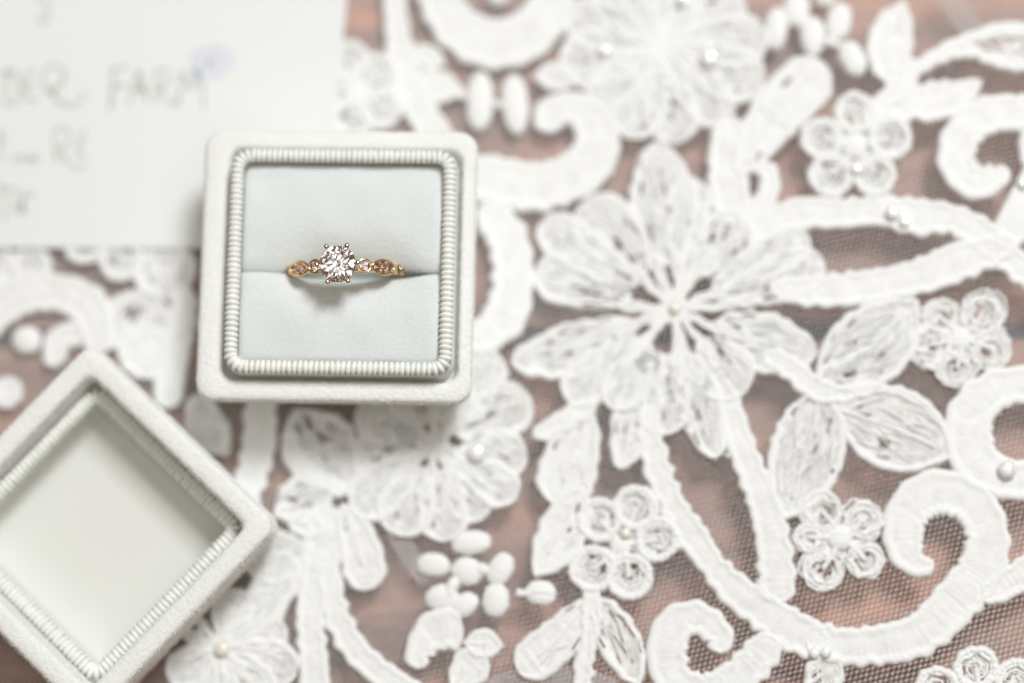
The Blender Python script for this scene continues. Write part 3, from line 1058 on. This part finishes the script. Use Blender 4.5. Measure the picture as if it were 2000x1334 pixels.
def piping(parent, half, rad, z, pitch, rib_r, off=(0, 0), keep=None, jit=0.05):
    """core cord + one rib object after another all round"""
    o = rsq(half, rad, 8) + np.array(off)
    m = len(o)
    V = []
    for i in range(m):
        t = o[(i + 1) % m] - o[i - 1]
        t /= np.linalg.norm(t)
        nn = np.array([t[1], -t[0]])
        for a in np.linspace(0, 2 * math.pi, 9)[:-1]:
            V.append((*(o[i] + nn * math.cos(a) * rib_r * 0.82), z + math.sin(a) * rib_r * 0.82 * 0.85))
    core = part('ribbed_trim', np.array(V), grid_faces(m, 8, True, True)[:, ::-1], M_CORE, parent, local=True)
    me = rib_mesh(rib_r, pitch * 0.96, 0.92, 'rib')
    me.materials.append(M_RIB)
    seg = np.linalg.norm(np.roll(o, -1, 0) - o, axis=1)
    cum = np.concatenate([[0], np.cumsum(seg)])
    total = cum[-1]
    N = int(round(total / pitch))
    closed = np.vstack([o, o[:1]])
    cl = Vector(WORLD[core])
    for k in range(N):
        s = (k + 0.5) * total / N
        i = int(np.searchsorted(cum, s) - 1)
        f_ = (s - cum[i]) / seg[i]
        p = closed[i] * (1 - f_) + closed[i + 1] * f_
        t = closed[i + 1] - closed[i]
        if keep and not keep(p):
            continue
        ob = bpy.data.objects.new('rib', me)
        COL.objects.link(ob)
        ob.parent = core
        ob.location = (Vector((p[0], p[1], z)) - cl) * MM
        ob.rotation_euler = (RNG.normal(0, 0.03), RNG.normal(0, 0.03), math.atan2(t[1], t[0]) + RNG.normal(0.0, jit) - 0.04)
        ob.scale = (RNG.uniform(0.9, 1.03), RNG.uniform(0.96, 1.04), RNG.uniform(0.93, 1.06))
    return core


# ------------------------------------------------------------------ ring box (base half)
BZ = 1.6
bc = U(658, 518, 19.5)
BROT = R_(-1.2)
box = thing('ring_box', 'open ivory velvet ring box holding the rose gold ring in its cushion', 'ring box', (bc.x, bc.y, BZ), BROT)


def to_local(p, o, rot):
    d = Vector(p) - WORLD[o]
    return Matrix.Rotation(-rot, 3, 'Z') @ d


rt = 18.4                        # rim height above the box's foot
ic = to_local(U(669, 509, 23.5), box, BROT)
IO = (max(-1.1, min(1.1, ic.x)), max(-1.1, min(1.1, ic.y)))
rings = [(20.5, 0.0, 3.0), (21.6, 0.4, 3.2), (22.3, 2.0, 3.4), (23.5, 8.0, 3.8), (24.6, 13.0, 3.4)]
rings += [(c, z, 3.3 if c > 23 else 2.6) for c, z in rim_arc(23.25, 1.82, rt - 1.8, 15)]
nrim = len(rings)
rings += [(21.42, rt - 3.2, 2.6), (20.1, rt - 3.6, 2.6), (20.0, 2.6, 2.6)]
seq = iter(range(len(rings)))


def rim_shift(half):
    k = next(seq)
    f_ = 0.0 if k < 5 else max(0.0, min(1.0, (25.07 - half) / 3.65))
    return (IO[0] * f_, IO[1] * f_)


V, F = loft(rings, off=rim_shift)
shell = part('shell', V, F, M_VELVET, box, local=True)
pile(shell, 90000, 0.42, 0.07, M_PILE, 0.6)
it = 22.2                        # top of the piping above the foot
pr = 1.34
V, F = loft([(19.6, 3.2, 2.6), (20.5, 4.0, 2.8), (20.6, it - 2.6, 3.0), (20.4, it - 1.9, 3.0), (19.6, it - 1.8, 2.4), (18.6, it - 2.2, 2.0), (18.4, 5.0, 2.0)], off=IO, cap1=True)
part('insert_wall', V, F, M_VELVET, box, local=True)
piping(box, 19.45, 2.4, it - pr * 0.92, 0.97, pr, IO)

# cushion: two rolls of foam under velvet with the ring slit between
rc = to_local(RING_P, box, BROT)
ysl = rc.y                       # the slit runs where the ring stands
xr = rc.x


def pad(sign, name):
    x0, x1 = IO[0] - 18.2, IO[0] + 18.2
    yedge = IO[1] + sign * 18.2
    nx, ny = 61, 46
    X = np.linspace(x0, x1, nx)
    V = np.zeros((nx, ny + 6, 3))
    gap = 0.85 * np.exp(-(np.abs(X - xr - 2.6) / 11.8) ** 6) + 0.03
    for i, x in enumerate(X):
        ys = ysl + sign * gap[i]
        t = np.linspace(0, 1, ny) ** 1.3
        y = ys + (yedge - ys) * t
        dist = np.abs(y - ys)
        ex = min(x - x0, x1 - x)
        ey = np.abs(yedge - y)
        top = it - 2.5
        round_slit = 2.6 if sign < 0 else 3.0
        z = top - (1.0 + 0.6 * math.exp(-((x - xr) / 12.0) ** 6)) * (1 - np.sqrt(np.clip(1 - (1 - np.clip(dist / round_slit, 0, 1)) ** 2, 0, 1)))
        z = z + 0.9 * np.sin(np.clip(dist / 17, 0, 1) * math.pi) ** 0.8
        if sign < 0:
            z = z + 0.12
        z = z - 0.5 * np.exp(-ex / 0.5) - 0.5 * np.exp(-ey / 0.5)
        z = z - 2.2 * np.exp(-((x - xr) / 11.5) ** 4) * np.exp(-(dist / 4.2) ** 2)
        z = z + 0.10 * np.sin(x * 0.55 + sign) * np.sin(y * 0.45)
        V[i, 6:, 0], V[i, 6:, 1], V[i, 6:, 2] = x, y, z
        for k in range(6):
            zz = z[0] - (6 - k) ** 1.5 * 0.9
            V[i, k] = (x, ys + sign * 0.05 * (6 - k) * 0.2, zz)
    F = grid_faces(nx, ny + 6)
    if sign < 0:
        F = F[:, ::-1]
    return part(name, V.reshape(-1, 3), F[:, ::-1] if True else F, M_PAD, box, local=True)


pu = pad(1, 'cushion_pad')
pl = pad(-1, 'cushion_pad')
for p_ in (pu, pl):
    pile(p_, 45000, 0.16, 0.05, M_PADPILE, 0.7)
V, F = loft([(17.9, 3.3, 2.0), (17.9, it - 8.5, 2.0)], off=IO)
part('insert_floor', V, F, M_PAD, box, local=True)

# ------------------------------------------------------------------ lid
LZ = 1.3
lt = 17.5
lc = U(174, 1036, LZ + lt)
LROT = R_(-43.6)
lid = thing('ring_box_cover', 'upturned empty ivory velvet cover of the ring box, set cornerwise on the lace', 'cover', (lc.x, lc.y, LZ), LROT)
rings = [(20.8, 0.0, 2.5), (22.2, 0.5, 2.8), (22.9, 2.5, 3.0), (24.2, 9.0, 3.0)]
rings += [(c, z, 3.0 if c > 22 else 1.8) for c, z in rim_arc(22.2, 2.1, lt - 1.9, 13)]
rings += [(19.95, 12.0, 1.6), (19.95, 3.0, 1.6), (18.0, 2.6, 1.6)]
V, F = loft(rings)
# flatten the lip a little: a folded, padded edge
lsh = part('shell', V, F, M_VELVET, lid, local=True)
pile(lsh, 100000, 0.45, 0.07, M_PILE, 0.6)
V, F = loft([(19.7, 2.8, 1.6), (19.6, lt - 6.2, 1.6), (18.4, lt - 6.6, 1.5), (17.6, lt - 8.5, 1.5), (17.2, 4.4, 1.5), (16.7, 3.7, 1.4), (16.2, 3.5, 1.2), (10.0, 3.5, 1.0)], cap1=True)
part('lining', V, F, M_LINING, lid, local=True)
piping(lid, 18.35, 1.7, lt - 6.2, 0.97, 1.6)

# ------------------------------------------------------------------ ring
RO = 11.2                      # outer radius of the band
zc = 14.8                       # height of the ring's axis
ring = thing('diamond_ring', 'rose gold engagement ring with round six-prong diamond, standing in the box slit', 'ring',
             (RING_P.x, RING_P.y + 1.35, zc - RO), R_(0.3))
ring.rotation_euler.x = R_(3.0)        # leans a little in its slit


def rpart(name, V, F, material, parent, smooth=True):
    """ring frame: x along the slit, z up, origin at the band's centre"""
    V = np.asarray(V, float) + np.array([0, 0, RO])
    return part(name, V, F, material, parent, smooth=smooth, local=True)


def polar(V, th):
    """(tangent, axial, radial) offsets at angle th on the band -> ring frame"""
    V = np.asarray(V, float)
    t, y, r = V[..., 0], V[..., 1], V[..., 2]
    a = th + t / RO * 1.0
    return np.stack([(RO + r) * np.sin(a), y, (RO + r) * np.cos(a)], -1)


def torus(pts, r, k=8, closed=True):
    P = np.asarray(pts, float)
    n = len(P)
    T = (np.roll(P, -1, 0) - np.roll(P, 1, 0)) if closed else np.gradient(P, axis=0)
    T /= np.linalg.norm(T, axis=1, keepdims=True) + 1e-9
    ref = np.array([0, 0, 1.0])
    if abs((T @ ref)).max() > 0.95:
        ref = np.array([0.3, 1.0, 0.2])
    B = np.cross(T, ref)
    B /= np.linalg.norm(B, axis=1, keepdims=True) + 1e-9
    N = np.cross(B, T)
    a = np.arange(k) * 6.283185 / k
    rr = np.asarray(r, float) * np.ones(n)
    V = P[:, None] + rr[:, None, None] * (np.cos(a)[None, :, None] * B[:, None] + np.sin(a)[None, :, None] * N[:, None])
    return V.reshape(-1, 3), grid_faces(n, k, closed, True)[:, ::-1]


def sphere(c, r, n=8, m=12, sq=(1, 1, 1)):
    la = np.linspace(0.01, math.pi - 0.01, n)
    lo = np.arange(m) * 6.283185 / m
    V = np.stack([c[0] + sq[0] * r * np.sin(la)[:, None] * np.cos(lo), c[1] + sq[1] * r * np.sin(la)[:, None] * np.sin(lo),
                  c[2] + sq[2] * r * np.cos(la)[:, None] * np.ones(m)], -1)
    return V.reshape(-1, 3), grid_faces(n, m, False, True)[:, ::-1]


# band
na, prof = 160, []
for k in range(14):
    a = k * 6.283185 / 14
    ca, sa = math.cos(a), math.sin(a)
    prof.append((math.copysign(abs(ca) ** 0.7, ca) * 0.95, math.copysign(abs(sa) ** 0.8, sa) * 0.68 - 0.68))
prof = np.array(prof)
A = np.arange(na) * 6.283185 / na
V = np.stack([(RO + prof[None, :, 1]) * np.sin(A)[:, None], prof[None, :, 0] * np.ones((na, 1)), (RO + prof[None, :, 1]) * np.cos(A)[:, None]], -1)
rpart('band', V.reshape(-1, 3), grid_faces(na, 14, True, True), M_GOLD, ring)


# brilliant-cut stone as a convex hull of its corner points
def brilliant(r, name):
    import bmesh
    P = []
    tr, zt = 0.56 * r, 0.33 * r
    for k in range(8):
        a = R_(45 * k)
        P.append((tr * math.cos(a), tr * math.sin(a), zt))
        a2 = R_(45 * k + 22.5)
        P.append((0.80 * r * math.cos(a2) , 0.80 * r * math.sin(a2), zt * 0.615))
    for k in range(16):
        a = R_(22.5 * k)
        P.append((r * math.cos(a), r * math.sin(a), 0.02 * r))
        P.append((r * math.cos(a), r * math.sin(a), -0.02 * r))
    zp = -0.86 * r
    for k in range(8):
        a = R_(45 * k + 22.5)
        rr = 0.24 * r
        P.append((rr * math.cos(a), rr * math.sin(a), zp * 0.79))
    P.append((0, 0, zp))
    bm = bmesh.new()
    for p in P:
        bm.verts.new(Vector(p) * (10.0 / r))          # hulled large, shrunk afterwards
    bmesh.ops.convex_hull(bm, input=bm.verts)
    loose = [v for v in bm.verts if not v.link_faces]
    bmesh.ops.delete(bm, geom=loose, context='VERTS')
    bmesh.ops.recalc_face_normals(bm, faces=bm.faces)
    bmesh.ops.scale(bm, vec=(r / 10.0 * MM,) * 3, verts=bm.verts)
    me = bpy.data.meshes.new(name)
    bm.to_mesh(me)
    bm.free()
    me.materials.append(M_DIAMOND)
    return me


def stone(me, name, loc, parent, tilt=0.0, rz=0.0):
    o = bpy.data.objects.new(name, me)
    COL.objects.link(o)
    o.parent = parent
    base = Vector(WORLD[parent]) if parent in LOCALS else Vector()
    o.location = (Vector(loc) + Vector((0, 0, RO)) - base) * MM
    o.rotation_euler = (0, tilt, rz)
    return o


SR = 3.32
gz = RO + 2.95
stone(brilliant(SR, 'centre_diamond'), 'centre_diamond', (0, 0, gz), ring, 0, R_(7))

# six prongs, gallery rail and base collet
for k in range(6):
    a = R_(60 * k + 2)
    c, s = math.cos(a), math.sin(a)
    pts = [(rr * c, rr * s, zz) for rr, zz in ((1.15, RO - 0.2), (1.9, RO + 0.7), (2.9, RO + 1.8), (3.66, RO + 2.6), (3.86, RO + 3.1), (3.82, RO + 3.5), (3.55, RO + 3.74))]
    V, F = torus(resample(np.array(pts), 0.18)[:, :3], 0.34, 10, False)
    n_ = len(V) // 10
    pr_ = rpart('prong', V, F, M_PRONG, ring)
    V, F = sphere((3.68 * c, 3.68 * s, RO + 3.60), 0.50, sq=(1, 1, 0.85))
    rpart('prong_tip', V, F, M_PRONG, pr_)
for rr, zz, th in ((2.35, RO + 1.2, 0.24), (1.25, RO + 0.15, 0.34)):
    a = np.arange(40) * 6.283185 / 40
    V, F = torus(np.stack([rr * np.cos(a), rr * np.sin(a), np.full(40, zz)], 1), th, 8)
    rpart('gallery_rail', V, F, M_PRONG, ring)

small = brilliant(0.62, 'small_diamond')
tiny = brilliant(0.48, 'tiny_diamond')


def beadset(parent, th, spots, r):
    for (t, y, rad) in spots:
        V, F = sphere((0, 0, 0), r, 6, 8)
        c = polar(np.array([t, y, rad]), th)
        rpart('grain', V + c, F, M_GOLD, parent)


for sg in (-1, 1):
    # round bezel beside the centre stone
    th = sg * R_(21.5)
    a = np.arange(32) * 6.283185 / 32
    P = polar(np.stack([1.12 * np.cos(a), 1.16 * np.sin(a), np.full(32, 0.95)], 1), th)
    V, F = torus(P, 0.24, 8)
    bz = rpart('round_bezel', V, F, M_GOLD, ring)
    # its wall down to the band
    P2 = polar(np.stack([0.95 * np.cos(a), 0.98 * np.sin(a), np.full(32, -0.2)], 1), th)
    V = np.concatenate([P, P2])
    rpart('bezel_wall', V, grid_faces(2, 32, False, True), M_GOLD, bz)
    for (t, y) in ((sg * 0.25, 0.42), (sg * 0.25, -0.42), (-sg * 0.45, 0.0)):
        stone(tiny, 'side_diamond', polar(np.array([t, y, 0.75]), th), bz, th, RNG.uniform(0, 1))
    # teardrop bezel
    th = sg * R_(41.0)
    n = 44
    tt = np.arange(n) / n * 2 * math.pi
    tx_ = sg * (-1.0) * (np.cos(tt) * 2.35 * np.where(np.cos(tt) > 0, 1.08, 0.95)) * 1.0
    wy = 1.32 * np.sin(tt) * np.where(np.cos(tt) > 0, np.abs(np.sin(tt)) ** 0.75, 1.0)
    P = polar(np.stack([tx_, wy, np.full(n, 0.62)], 1), th)
    V, F = torus(P, 0.22, 8)
    td = rpart('teardrop_bezel', V, F, M_GOLD, ring)
    # dished plate inside
    rows = []
    for f_, h_ in ((1.0, 0.55), (0.8, 0.36), (0.5, 0.28), (0.02, 0.26)):
        rows.append(polar(np.stack([tx_ * f_, wy * f_, np.full(n, h_)], 1), th))
    rows.insert(0, polar(np.stack([tx_ * 0.96, wy * 0.96, np.full(n, -0.4)], 1), th))
    Fp = grid_faces(5, n, False, True)
    rpart('bezel_plate', np.concatenate(rows), Fp if sg < 0 else Fp[:, ::-1], M_PRONG, td)
    stone(brilliant(0.86, 'petal_diamond'), 'side_diamond', polar(np.array([0.25 * sg, 0, 0.56]), th), td, th)
    beadset(td, th, [(t, y, 0.55) for t, y in ((sg * 0.9, 0.66), (sg * 0.9, -0.66), (-sg * 0.42, 0.60), (-sg * 0.42, -0.60), (-sg * 1.25, 0.0))], 0.24)
    # waisted link
    th = sg * R_(57.0)
    rows = []
    for t in np.linspace(-0.75, 0.75, 9):
        w = 0.42 + 0.62 * abs(t / 0.75) ** 1.6
        a = np.arange(12) * 6.283185 / 12
        rows.append(polar(np.stack([np.full(12, t), w * np.cos(a), 0.05 + 0.52 * w * np.sin(a) + 0.1], 1), th))
    Fp = grid_faces(9, 12, False, True)
    rpart('waisted_link', np.concatenate(rows), Fp, M_GOLD, ring)
    # round end bezel with one stone
    th = sg * R_(67.0)
    a = np.arange(28) * 6.283185 / 28
    P = polar(np.stack([0.72 * np.cos(a), 0.82 * np.sin(a), np.full(28, 0.42)], 1), th)
    V, F = torus(P, 0.2, 8)
    eb = rpart('end_bezel', V, F, M_GOLD, ring)
    stone(small, 'side_diamond', polar(np.array([0, 0, 0.42]), th), eb, th)
